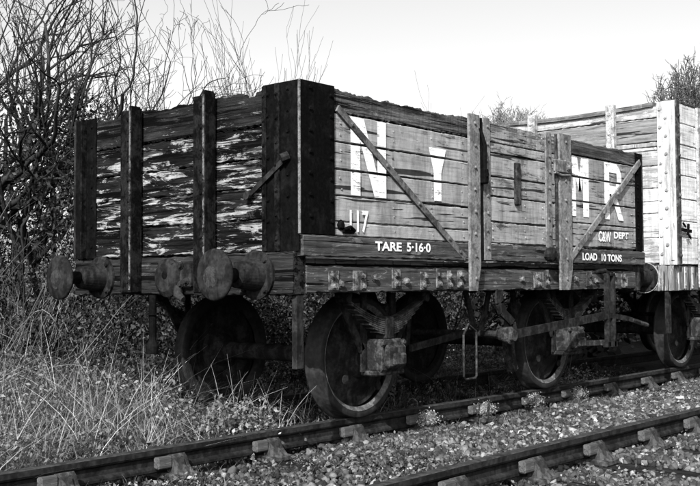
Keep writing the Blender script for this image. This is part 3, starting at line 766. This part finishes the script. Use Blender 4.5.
for x0 in (.56, 1.9, 2.9, 4.2):
    bm = bmesh.new(); box(bm, x0, x0+.11, H-.035, H-.001, .95, 2.99, .004)
    for k in range(8): bolt(bm, (x0+.055, H-.035, 1.1+k*.24), (0, -1, 0), .02, .015)
    obj('side_post', bm, M_w2post, W2)
bm = bmesh.new()
bar(bm, (.07, H-.03, 1.585), (.32, H-.03, 1.575), .035, .02); bar(bm, (.19, H-.045, 1.53), (.21, H-.045, 1.65), .03, .02); bar(bm, (.10, H-.03, 1.66), (.17, H-.03, 1.62), .02, .014); bar(bm, (.25, H-.03, 1.53), (.31, H-.03, 1.50), .02, .014)
obj('side_catch', bm, M_irond, W2)
bm = bmesh.new(); plank(bm, 'y', -1.20, 1.20, .915, 1.195, -.02, .10, seed=5, rough=.004); obj('headstock', bm, M_w2sole, W2)
bm = bmesh.new(); plank(bm, 'y', -1.20, 1.20, .915, 1.195, 4.92, 4.80, seed=5, rough=.004); obj('headstock', bm, M_w2sole, W2)
for s in (-1, 1):
    bm = bmesh.new(); plank(bm, 'x', .10, 4.80, .92, 1.195, s*1.215, s*1.05, seed=7+s, rough=.004); obj('solebar', bm, M_w2sole, W2)
bm = bmesh.new(); box(bm, .02, 4.88, -1.16, 1.16, 1.197, 1.203+.02); obj('floor', bm, M_floor, W2)
for x0 in (.22, .42, .62, .78, .95, 1.3): bm = bmesh.new(); box(bm, x0, x0+.035, -1.228, -1.217, .94, 1.18, .002); bolt(bm, (x0+.017, -1.228, 1.12), (0, -1, 0)); bolt(bm, (x0+.017, -1.228, .98), (0, -1, 0)); obj('solebar_plate', bm, M_w2plate, W2)
for y in (-.87, .87): buffer(W2, -.02, 1, y, L=.395, rim=M_white); buffer(W2, 4.92, -1, y)
bm = bmesh.new(); box(bm, .0, .07, -1.13, -1.085, .45, .915, .004); obj('corner_hanger', bm, M_iron, W2)
for x in (1.07, 3.83):
    wheelset(W2, x)
    for s in (-1, 1): suspension(W2, x, s)
brake_gear(W2, 2.45, 2.76)
# coupling between the wagons
cp = thing('coupling_chain', 'dark coupling chain slung between the two wagons', 'coupling', (5.5, 0, 1.0))
for k in range(3):
    bm = bmesh.new(); pts = []
    for i in range(13):
        a = 2*math.pi*i/12; q = Vector((.14*math.cos(a), .045*math.sin(a), 0))
        if k % 2: q = Vector((q.x, 0, q.y))
        pts.append(Vector(((k-1)*.22, 0, -.10+.05*abs(k-1)))+q)
    tube(bm, pts, .018, 8, cap=False); obj('chain_link', bm, M_irond, cp)

# ------------------------------------------------------------------ vegetation helpers (numpy)
def quads(C, size, rngl, elong=1.6, upness=0.0, droop=0):
    """leaf quads: random orientation, pointed diamond"""
    n = len(C); size = np.broadcast_to(size, n)
    nv = rngl.normal(size=(n, 3)); nv[:, 2] += upness; nv /= np.linalg.norm(nv, axis=1)[:, None]
    a = np.cross(nv, rngl.normal(size=(n, 3))); a /= np.linalg.norm(a, axis=1)[:, None]; b = np.cross(nv, a)
    s = size[:, None]
    V = np.stack([C-a*s*elong*.5, C+b*s*.42+nv*s*.12, C+a*s*elong*.5, C-b*s*.42+nv*s*.12], 1).reshape(-1, 3)
    F = np.arange(4*n).reshape(n, 4); return V, F
def vnoise(P, seed, f):
    """cheap smooth 3-D pseudo noise in -1..1"""
    r_ = np.random.default_rng(seed); v = 0
    for k in range(5):
        w_ = r_.normal(size=3)*f*(1+.5*k); v = v+np.sin(P@w_+r_.uniform(0, 6.28))/(1+.3*k)
    return v/2.6
def blades(base, h, w_, lean, rngl, seg=3):
    n = len(base); az = rngl.uniform(0, 2*np.pi, n); ln = np.stack([np.cos(az), np.sin(az)], 1)*lean[:, None]
    wa = rngl.uniform(0, np.pi, n); wd = np.stack([np.cos(wa), np.sin(wa), np.zeros(n)], 1)
    V = []
    for k in range(seg+1):
        t = k/seg; c = base.copy(); c[:, :2] += ln*(t**1.8)*h[:, None]; c[:, 2] += h*t*(1-.25*lean*t)
        ww = (w_*(1-t*.85))[:, None]*wd
        V += [c-ww, c+ww]
    V = np.stack(V, 1); m = 2*(seg+1)
    I0 = (np.arange(n)*m)[:, None]
    F = np.concatenate([I0+np.array([[2*k, 2*k+1, 2*k+3, 2*k+2]]) for k in range(seg)], 1).reshape(-1, 4)
    return V.reshape(-1, 3), F
class Tubes:
    def __init__(s): s.V = []; s.F = []; s.n = 0
    def add(s, pts, rad, k=5):
        pts = np.asarray(pts, float); m = len(pts); T = np.gradient(pts, axis=0); T /= np.linalg.norm(T, axis=1)[:, None]+1e-9
        ref = np.array([.31, .27, .91]) if abs(T[0] @ np.array([.31, .27, .91])) < .9 else np.array([1., 0, 0])
        A = np.cross(T, ref); A /= np.linalg.norm(A, axis=1)[:, None]+1e-9; B = np.cross(T, A)
        an = np.arange(k)*2*np.pi/k
        V = pts[:, None, :]+(A[:, None, :]*np.cos(an)[None, :, None]+B[:, None, :]*np.sin(an)[None, :, None])*np.asarray(rad)[:, None, None]
        I_ = s.n+np.arange(m*k).reshape(m, k); J = np.roll(I_, -1, 1)
        s.F.append(np.stack([I_[:-1], J[:-1], J[1:], I_[1:]], -1).reshape(-1, 4)); s.V.append(V.reshape(-1, 3)); s.n += m*k
    def build(s, name, mat, parent=None):
        return arr_mesh(name, np.concatenate(s.V), np.concatenate(s.F), mat, parent, True)
TMIN = [.4]
def grow(tb0, tb, rg, p, dr_, L, r, lvl, maxl, kids, spread, up, wob, rmin=.0022):
    n = max(4, int(L/.12)) if lvl < 2 else max(3, int(L/.10)); n = min(n, 14)
    pts = [p]; dd = dr_/np.linalg.norm(dr_)
    wob_ = wob if lvl < 1 else (wob*1.25 if lvl < 2 else wob*1.1)
    for i in range(n):
        dd = dd+rg.normal(size=3)*wob_+np.array([0, 0, up]); dd /= np.linalg.norm(dd); pts.append(pts[-1]+dd*L/n)
    rad = np.linspace(r, max(rmin, r*(.45 if lvl < maxl else .35)), n+1)
    (tb0 if lvl == 0 else tb).add(pts, rad, 7 if lvl == 0 else (5 if lvl == 1 else (4 if lvl == 2 else 3)))
    if lvl >= maxl: return
    nk = kids[lvl]; nk = max(1, int(round(nk*rg.uniform(.75, 1.25))))
    for j in range(nk):
        t = rg.uniform(.22 if lvl else TMIN[0], 1.0) if j else 1.0
        i = min(n, int(t*n)); base = pts[i]; td = pts[i]-pts[i-1]; td /= np.linalg.norm(td)
        q = rg.normal(size=3); q -= td*(q @ td); q /= np.linalg.norm(q)
        an = rg.uniform(.35, 1.0)*spread; nd = td*math.cos(an)+q*math.sin(an)
        grow(tb0, tb, rg, base, nd, L*(rg.uniform(.45, .75) if lvl < 2 else rg.uniform(.25, .5)), max(rmin, rad[i]*rg.uniform(.55, .8)), lvl+1, maxl, kids, spread, up, wob, rmin)
def tree(label, x, y, h, r, seed, kids=(5, 4, 4, 3), spread=.95, up=.03, wob=.22, stems=1, lean=(0, 0), mat=None, tmat=None, maxl=4, name='bare_tree', group='bare winter trees behind the wagons', first=.5, rmin=.0028, tmin=.4, pct=96):
    TMIN[0] = tmin
    rg = np.random.default_rng(seed); t0, t1 = Tubes(), Tubes()
    z = float(gz(x, y))-.1
    t = thing(name, label, 'tree', (x, y, z), group)
    for s in range(stems):
        dr_ = np.array([lean[0]+rg.normal()*.12*(stems > 1)*(2 if stems < 9 else 3.2), lean[1]+rg.normal()*.12*(stems > 1)*(2 if stems < 9 else 3.2), 1.])
        grow(t0, t1, rg, np.array([rg.normal()*.08*(stems > 1), rg.normal()*.08*(stems > 1), 0.]), dr_, h*first*rg.uniform(.85, 1.1), r*rg.uniform(.7, 1), 0, maxl, kids, spread, up, wob, rmin)
    zm = np.percentile(np.concatenate([v[:, 2] for v in t1.V]), pct); k_ = h/zm
    for T_ in (t0, t1): T_.V = [v*np.array([(k_+1)/2, (k_+1)/2, k_]) for v in T_.V]
    t0.build('trunk', tmat or M_bark, t); t1.build('crown', mat or M_twig, t)
    return t

G = 'bare winter trees behind the wagons'
tree('slim bare tree forking just left of the wagon corner post', 1.95, 4.50, 4.7, .040, 11, kids=(4, 5, 5, 3), first=.62, spread=.7, wob=.014, tmin=.95, up=.03)
tree('leaning dark trunked bare tree at the far left edge', 2.0, 5.6, 5.2, .12, 12, kids=(5, 5, 5, 3), lean=(-.14, .10), first=.5, wob=.15)
tree('pale lichened tree between the left edge and the buffer', 1.62, 4.95, 4.9, .06, 13, kids=(4, 5, 5, 2), first=.55, tmat=M_barkl, wob=.13, up=.03)
tree('twin stemmed bare tree directly behind the left buffer', 1.80, 4.60, 4.7, .05, 14, kids=(4, 4, 4, 2), stems=2, first=.55, wob=.12, up=.03)
tree('tall bare tree rising above the top left corner', 2.5, 6.3, 6.0, .09, 15, kids=(5, 5, 4, 3), first=.5, wob=.16, up=.03)
tree('bushy bare tree with dense twigs cut by the left edge', 1.3, 6.1, 5.8, .09, 16, kids=(6, 6, 5, 3), stems=2, first=.42, wob=.15, up=.04)
tree('thin multi stemmed tree in the second row left', 3.3, 7.9, 5.6, .06, 17, kids=(4, 4, 4, 2), stems=2, first=.45, wob=.15, up=.03)
tree('upright bare tree behind the slim forked one', 4.1, 6.96, 5.3, .05, 18, kids=(4, 4, 4, 2), stems=2, first=.5, spread=.7, wob=.15, up=.03)
tree('spreading sparse tree whose branches reach over the wagon end', 4.9, 7.5, 4.7, .04, 19, kids=(4, 4, 4, 2), stems=3, first=.42, spread=.7, wob=.14, up=.03)
tree('dense back row tree near the left frame edge', 3.3, 9.6, 6.4, .09, 21, kids=(5, 5, 4, 3), stems=2, first=.45, wob=.15, up=.03)
tree('low sparse shrub behind the middle of the wagon end', 6.0, 8.0, 4.4, .022, 23, kids=(4, 4, 4, 2), stems=3, first=.5, spread=.65, name='bare_shrub', wob=.14, up=.03)
tree('small twiggy shrub showing over the end boards', 6.4, 7.6, 4.1, .02, 24, kids=(4, 4, 3, 2), stems=2, first=.5, spread=.65, name='bare_shrub', wob=.14, up=.03)
tree('thin upright sapling over the near end stanchion', 5.5, 5.5, 4.2, .018, 25, kids=(6, 5, 3), stems=3, first=.62, spread=.5, maxl=3, name='bare_shrub', wob=.06, up=.05)
tree('cluster of upright whips above the near corner plate', 5.95, 5.3, 4.15, .018, 26, kids=(5, 4, 3), stems=5, first=.62, spread=.5, maxl=3, name='bare_shrub', wob=.06, up=.05)
tree('tallest sapling above the near corner plate', 6.6, 5.68, 4.8, .020, 27, kids=(6, 5, 3), stems=2, first=.7, spread=.4, maxl=3, name='bare_shrub', wob=.05, up=.06)
tree('fine twigged shrub peeping over the middle of the side boards', 5.75, 1.95, 3.42, .010, 29, kids=(5, 5, 4), stems=7, first=.6, spread=.8, maxl=3, name='bare_shrub', rmin=.0015, pct=99.8)
def dome_tree(label, x, y, zc, rx, rz, r, n, seed, mat, tw):
    """bare tree with a rounded crown: trunk, limbs fanning out to the crown's skin, fine twigs on every limb"""
    rg = np.random.default_rng(seed); t0, t1 = Tubes(), Tubes(); z = float(gz(x, y))-.2; h = zc-z
    t = thing('bare_tree', label, 'tree', (x, y, z), 'bare winter trees behind the wagons')
    tk = [np.array([0., 0, 0]), np.array([.1, 0, h*.3]), np.array([0, .1, h*.55]), np.array([0, 0, h*.7])]; t0.add(tk, [r, r*.85, r*.7, r*.6], 7)
    for i in range(n):
        u = rg.normal(size=3); u[2] = abs(u[2])*.9-.15; u /= np.linalg.norm(u); k = rg.uniform(.75, 1.0)*(1+.18*math.sin(u[0]*5+seed)+.14*math.sin(u[1]*7+u[2]*4))
        e = np.array([u[0]*rx*k, u[1]*rx*k, h+u[2]*rz*k]); b = np.array([0, 0, h*rg.uniform(.45, .7)]); m = (b+e)/2+np.array([u[0], u[1], -.2])*rx*.12+rg.normal(size=3)*.12*rx*.5
        P0 = [b+(m-b)*q for q in (0, .5)]+[m]+[m+(e-m)*q+rg.normal(size=3)*.04*rx for q in (.35, .7, 1)]
        t1.add(P0, np.linspace(r*.28, tw, 6), 4)
        for j in range(14):
            q = rg.uniform(.3, 1); p = m+(e-m)*q; d2 = (e-m)/np.linalg.norm(e-m)+rg.normal(size=3)*.85; L = rx*rg.uniform(.10, .26); pts = [p]
            for c_ in range(4): d2 = d2+rg.normal(size=3)*.28; pts.append(pts[-1]+d2/np.linalg.norm(d2)*L/4)
            t1.add(pts, np.linspace(tw*1.3, tw*.7, 5), 3)
            for c_ in range(2):
                p2 = pts[rg.integers(1, 5)]; d3 = d2+rg.normal(size=3)*.9; d3 /= np.linalg.norm(d3); t1.add([p2, p2+d3*L*.25, p2+d3*L*.5+rg.normal(size=3)*.03*L], [tw, tw*.9, tw*.6], 3)
    t0.build('trunk', mat, t); t1.build('crown', mat, t)
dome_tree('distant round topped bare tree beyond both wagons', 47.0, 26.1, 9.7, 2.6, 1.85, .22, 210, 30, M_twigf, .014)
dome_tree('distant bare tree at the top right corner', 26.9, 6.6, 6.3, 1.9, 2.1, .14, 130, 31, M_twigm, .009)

# undergrowth: ivy, bramble and dead stems in the wood's edge
def veg_volume(n, x0, x1, y0, y1, hfun, seed, thr=-.2, f=1.6):
    rg = np.random.default_rng(seed); P_ = np.stack([rg.uniform(x0, x1, n), rg.uniform(y0, y1, n), rg.random(n)**.8], 1)
    zg = gz(P_[:, 0], P_[:, 1]); P_[:, 2] = zg+P_[:, 2]*hfun(P_[:, 0], P_[:, 1])
    k = vnoise(P_, seed+1, f) > thr; return P_[k], rg
def hh(x, y):
    return np.clip((y-2.4)/2.2+.5*np.clip(x-.5, 0, 1), .12, 1)*(2.45+.45*np.sin(x*.9)+.4*np.sin(x*2.3+y))*np.where(x < 3.6, 1, .75)
C_, rg = veg_volume(260000, -3.0, 9.5, 2.0, 6.5, hh, 41, -.15, 2.0)
V, F = quads(C_, rg.uniform(.016, .045, len(C_)), rg)
tag(arr_mesh('undergrowth', V, F, M_under), 'dark ivy and bramble undergrowth filling the wood edge behind the wagons', 'undergrowth', kind='stuff')
C_, rg = veg_volume(50000, 8, 30, 1.6, 8, lambda x, y: 1.9+.3*np.sin(x), 43, -.3, 1.0)
V, F = quads(C_, rg.uniform(.06, .14, len(C_)), rg)
tag(arr_mesh('hedge_foliage', V, F, M_under), 'dark hedge growth along the line behind the white wagon', 'hedge', kind='stuff')
tb = Tubes(); rg = np.random.default_rng(45)
for i in range(3400):
    x = rg.uniform(-3, 9); y = rg.uniform(2.6 if x < 1 else 4.0, 7.5); z = float(gz(x, y)); L = rg.uniform(.6, 2.4)
    dd = np.array([rg.normal()*.45, rg.normal()*.45, 1.]); p = [np.array([x, y, z])]
    for k in range(10):
        dd = dd+rg.normal(size=3)*.09-np.array([0, 0, .035*k*(i % 3 == 0)]); p.append(p[-1]+dd/np.linalg.norm(dd)*L/10)
    tb.add(p, np.linspace(rg.uniform(.002, .0065), .0012, 11), 4)
o = tb.build('dead_stems', leafy('dead_stems', .03, .26, .8, .2, 2.2)); tag(o, 'tangle of dead stems and bramble canes in the undergrowth', 'stems', kind='stuff')

# tall dry grass and weeds around and beyond the near rail
def field(n, x0, x1, y0, y1, seed, dens=None):
    rg = np.random.default_rng(seed); x = rg.uniform(x0, x1, n); y = rg.uniform(y0, y1, n)
    P_ = np.stack([x, y, gz(x, y)], 1)
    if dens is not None: P_ = P_[rg.random(n) < dens(P_[:, 0], P_[:, 1])]
    return P_, rg
def gdens(x, y):
    d_ = np.ones_like(x)
    d_ = np.where((x > .2) & (y < 1.1), .12, d_)            # sparse under the wagons
    d_ = np.where((x > .8) & (y >= 1.1), .05, d_)
    d_ = np.where(y < -.66, 0, d_)
    d_ *= np.clip(.55+.8*vnoise(np.stack([x, y, x*0], 1), 5, 2.2), .08, 1)
    return d_
P_, rg = field(210000, -3.6, 7, -.70, 3.2, 51, gdens)
hs_ = rg.gamma(3.2, .095, len(P_))*np.where(P_[:, 0] > .3, .55, 1.0)*np.clip(.55+.35*(P_[:, 1]+.7), .5, 1.15)
hs_ = np.clip(hs_, .05, .85)
V, F = blades(P_, hs_, rg.uniform(.0012, .0034, len(P_)), rg.uniform(.15, 1.7, len(P_)), rg)
tag(arr_mesh('dry_grass', V, F, M_grass), 'tall dry winter grass beside and behind the near rail', 'grass', kind='stuff')
P_, rg = field(110, -3.2, 1.6, -.60, 2.4, 52)
P_ = np.repeat(P_, 13, 0)+rg.normal(size=(len(P_)*13, 3))*np.array([.09, .09, 0]); P_ = P_[P_[:, 1] > -.66]
hs_ = rg.uniform(.35, 1.0, len(P_))*np.clip(.6+.32*(P_[:, 1]+.6), .55, 1.05)*np.where(P_[:, 0] > .5, .6, 1)
V, F = blades(P_, hs_, rg.uniform(.0016, .0038, len(P_)), rg.uniform(.02, 1.1, len(P_)), rg, 5)
tag(arr_mesh('straw_stalks', V, F, leafy('straw', .10, .42, .6, .2, 1.3)), 'pale upright straw stalks standing among the grass at the left', 'grass', kind='stuff')
C_, rg = veg_volume(170000, -3.6, 7.5, -.68, 3.2, lambda x, y: (.10+.38*np.clip((y+.7)/1.5, 0, 1)+.12*np.clip(np.sin(x*2.7+1)*np.sin(y*3.1), 0, 1))*np.where((x > .5) & (y < 1.3), .5, 1.), 53, -.1, 3.5)
C_ = C_[~((C_[:, 0] > 1.8) & (C_[:, 1] < 1.2) & (rg.random(len(C_)) < .8))]
V, F = quads(C_, rg.uniform(.008, .030, len(C_)), rg, 1.9, .5)
tag(arr_mesh('low_weeds', V, F, M_weed), 'low leafy weeds and dead bramble leaves between the grass', 'weeds', kind='stuff')
# bramble bush by the near wheel
def bush(label, x, y, rx, ry, hgt, n, seed, mat, leaf=(.018, .04), name='bramble_bush'):
    rg = np.random.default_rng(seed); z = float(gz(x, y))
    t = thing(name, label, 'bush', (x, y, z))
    tb = Tubes(); ends = []
    for i in range(46):
        a = rg.uniform(0, 6.28); dd = np.array([math.cos(a)*rg.uniform(.1, .9)*rx/hgt, math.sin(a)*rg.uniform(.1, .9)*ry/hgt, 1.]); p = [np.array([rg.normal()*.05, rg.normal()*.04, 0.])]
        L = hgt*rg.uniform(.7, 1.25)
        for k in range(7): dd = dd+rg.normal(size=3)*.18-np.array([0, 0, .07*k]); p.append(p[-1]+dd/np.linalg.norm(dd)*L/7)
        tb.add(p, np.linspace(.0045, .0015, 8), 4); ends += p[2:]
    tb.build('stems', M_grass, t)
    E_ = np.array(ends); C2 = E_[rg.integers(0, len(E_), n)]+rg.normal(size=(n, 3))*np.array([rx*.16, ry*.16, hgt*.09]); C2[:, 2] = np.abs(C2[:, 2])
    V, F = quads(C2, rg.uniform(*leaf, n)*.75, rg, 1.5, .3); arr_mesh('leaves', V, F, mat, t)
bush('leafy bramble bush in front of the near left wheel', .12, -.42, .60, .30, .42, 6500, 61, M_bramble)
bush('small leafy weed under the wagon between the wheels', 2.35, -.50, .25, .18, .24, 700, 62, M_weed, (.01, .025), 'weed_clump')
bush('clump of leafy growth on the line between the wagons', 5.25, -.3, .6, .4, .34, 1600, 63, M_bramble, (.015, .03), 'weed_clump')
# clumps of moss and dead leaves lodged on chairs
for i, k in enumerate((4, 5, 6, 7)):
    x = -1.46+.835*k; rg = np.random.default_rng(70+i); n = 1500
    C2 = rg.normal(size=(n, 3))*np.array([.050, .030, .026])+np.array([x, -.86, -.085]); C2[:, 1] = np.minimum(C2[:, 1], -.79)
    V, F = quads(C2, rg.uniform(.006, .016, n), rg, 1.3)
    bm = bmesh.new(); bmesh.ops.create_icosphere(bm, subdivisions=3, radius=1)
    for v in bm.verts:
        k2 = 1+.18*math.sin(v.co.x*7+i)+.15*math.sin(v.co.y*9+v.co.z*8+i)+random.uniform(-.08, .08)
        v.co = Vector((x+v.co.x*.085*k2, -.86+v.co.y*.05*k2, -.085+v.co.z*.055*k2))
    mo = obj('moss_clump', bm, M_mossb, None, True); arr_mesh('dead_leaves', V, F, M_moss, mo)
    tag(mo, ['pale mossy clump on the chair just right of the near left wheel', 'pale mossy clump on the chair below the wagon door', 'pale mossy clump on the chair left of the near right wheel', 'pale mossy clump on the chair below the near right wheel'][i], 'moss clump', 'moss clumps on the near rail chairs')

# ballast: individual angular stones as one countless mass
def stones(n, x0, x1, y0, y1, seed, smin, smax, dens=None, zoff=0., lift=.02):
    rg = np.random.default_rng(seed); x = rg.uniform(x0, x1, n); y = rg.uniform(y0, y1, n)
    if dens is not None:
        k = rg.random(n) < dens(x, y); x = x[k]; y = y[k]
    n = len(x); ico = np.array([(0, 0, 1), (.89, 0, .45), (.28, .85, .45), (-.72, .53, .45), (-.72, -.53, .45), (.28, -.85, .45), (.72, .53, -.45), (-.28, .85, -.45), (-.89, 0, -.45), (-.28, -.85, -.45), (.72, -.53, -.45), (0, 0, -1)])
    fc = np.array([(0, 1, 2), (0, 2, 3), (0, 3, 4), (0, 4, 5), (0, 5, 1), (1, 6, 2), (2, 7, 3), (3, 8, 4), (4, 9, 5), (5, 10, 1), (6, 7, 2), (7, 8, 3), (8, 9, 4), (9, 10, 5), (10, 6, 1), (11, 7, 6), (11, 8, 7), (11, 9, 8), (11, 10, 9), (11, 6, 10)])
    s = rg.uniform(smin, smax, n)*rg.choice([.6, 1, 1, 1.25], n)
    V = ico[None]*(1+rg.normal(size=(n, 12, 1))*.22)*s[:, None, None]*rg.uniform(.6, 1.25, (n, 1, 3))
    q = rg.normal(size=(n, 4)); q /= np.linalg.norm(q, axis=1)[:, None]; w_, a, b, c = q.T
    Rm = np.stack([1-2*(b*b+c*c), 2*(a*b-c*w_), 2*(a*c+b*w_), 2*(a*b+c*w_), 1-2*(a*a+c*c), 2*(b*c-a*w_), 2*(a*c-b*w_), 2*(b*c+a*w_), 1-2*(a*a+b*b)], 1).reshape(n, 3, 3)
    V = np.einsum('nij,nkj->nki', Rm, V)
    V += np.stack([x, y, gz(x, y)+zoff+rg.random(n)*lift], 1)[:, None, :]
    F_ = (fc[None]+(np.arange(n)*12)[:, None, None]).reshape(-1, 3)
    return V.reshape(-1, 3), F_
def bd(x, y):
    # stones thin out into dirt and leaf litter towards the left
    d_ = np.clip(.30+.28*(x+.6)+.3*vnoise(np.stack([x, y, x*0], 1), 9, 2.5), .10, 1)
    slp = np.abs((x+.98+.4) % .8-.4) < .125
    d_ = np.where(slp & (y < -2.25), d_*.03, d_)
    sl1 = np.abs((x+1.46+.4175) % .835-.4175) < .12
    d_ = np.where(sl1 & (y > -1.25), d_*.35, d_)
    d_ = np.where(np.abs(y+2.53) < .05, d_*.3, d_); d_ = np.where((np.abs(y+.7525) < .06), d_*.2, d_)
    return d_
V, F = stones(105000, -2.6, 11, -4.3, -.72, 81, .007, .027, bd, .006, .020)
tag(arr_mesh('ballast', V, F, M_stone), 'pale broken stone ballast between and beside the tracks', 'ballast', kind='stuff')
C_, rg = veg_volume(45000, -3, 9, -3.2, -.8, lambda x, y: .05+0*x, 83, -.25, 3.0)
C_ = C_[rg.random(len(C_)) < np.clip(1.0-.3*(C_[:, 0]+1), .10, 1)]; C_[:, 2] += .01; sl_ = (np.abs((C_[:, 0]+.98+.4) % .8-.4) < .13) & (C_[:, 1] < -2.2); C_ = C_[~sl_ | (rg.random(len(C_)) < .15)]
V, F = quads(C_, rg.uniform(.008, .028, len(C_)), rg, 1.4, .8)
tag(arr_mesh('leaf_litter', V, F, M_litter), 'dead leaves and small weeds scattered on the ballast', 'leaf litter', kind='stuff')
P_, rg = field(2600, -3, 9, -1.5, -.82, 84)
V, F = blades(P_, rg.uniform(.03, .12, len(P_)), rg.uniform(.0012, .0025, len(P_)), rg.uniform(.2, 1.2, len(P_)), rg)
tag(arr_mesh('short_grass', V, F, M_grass), 'short tufts of grass at the foot of the near rail', 'grass', kind='stuff')
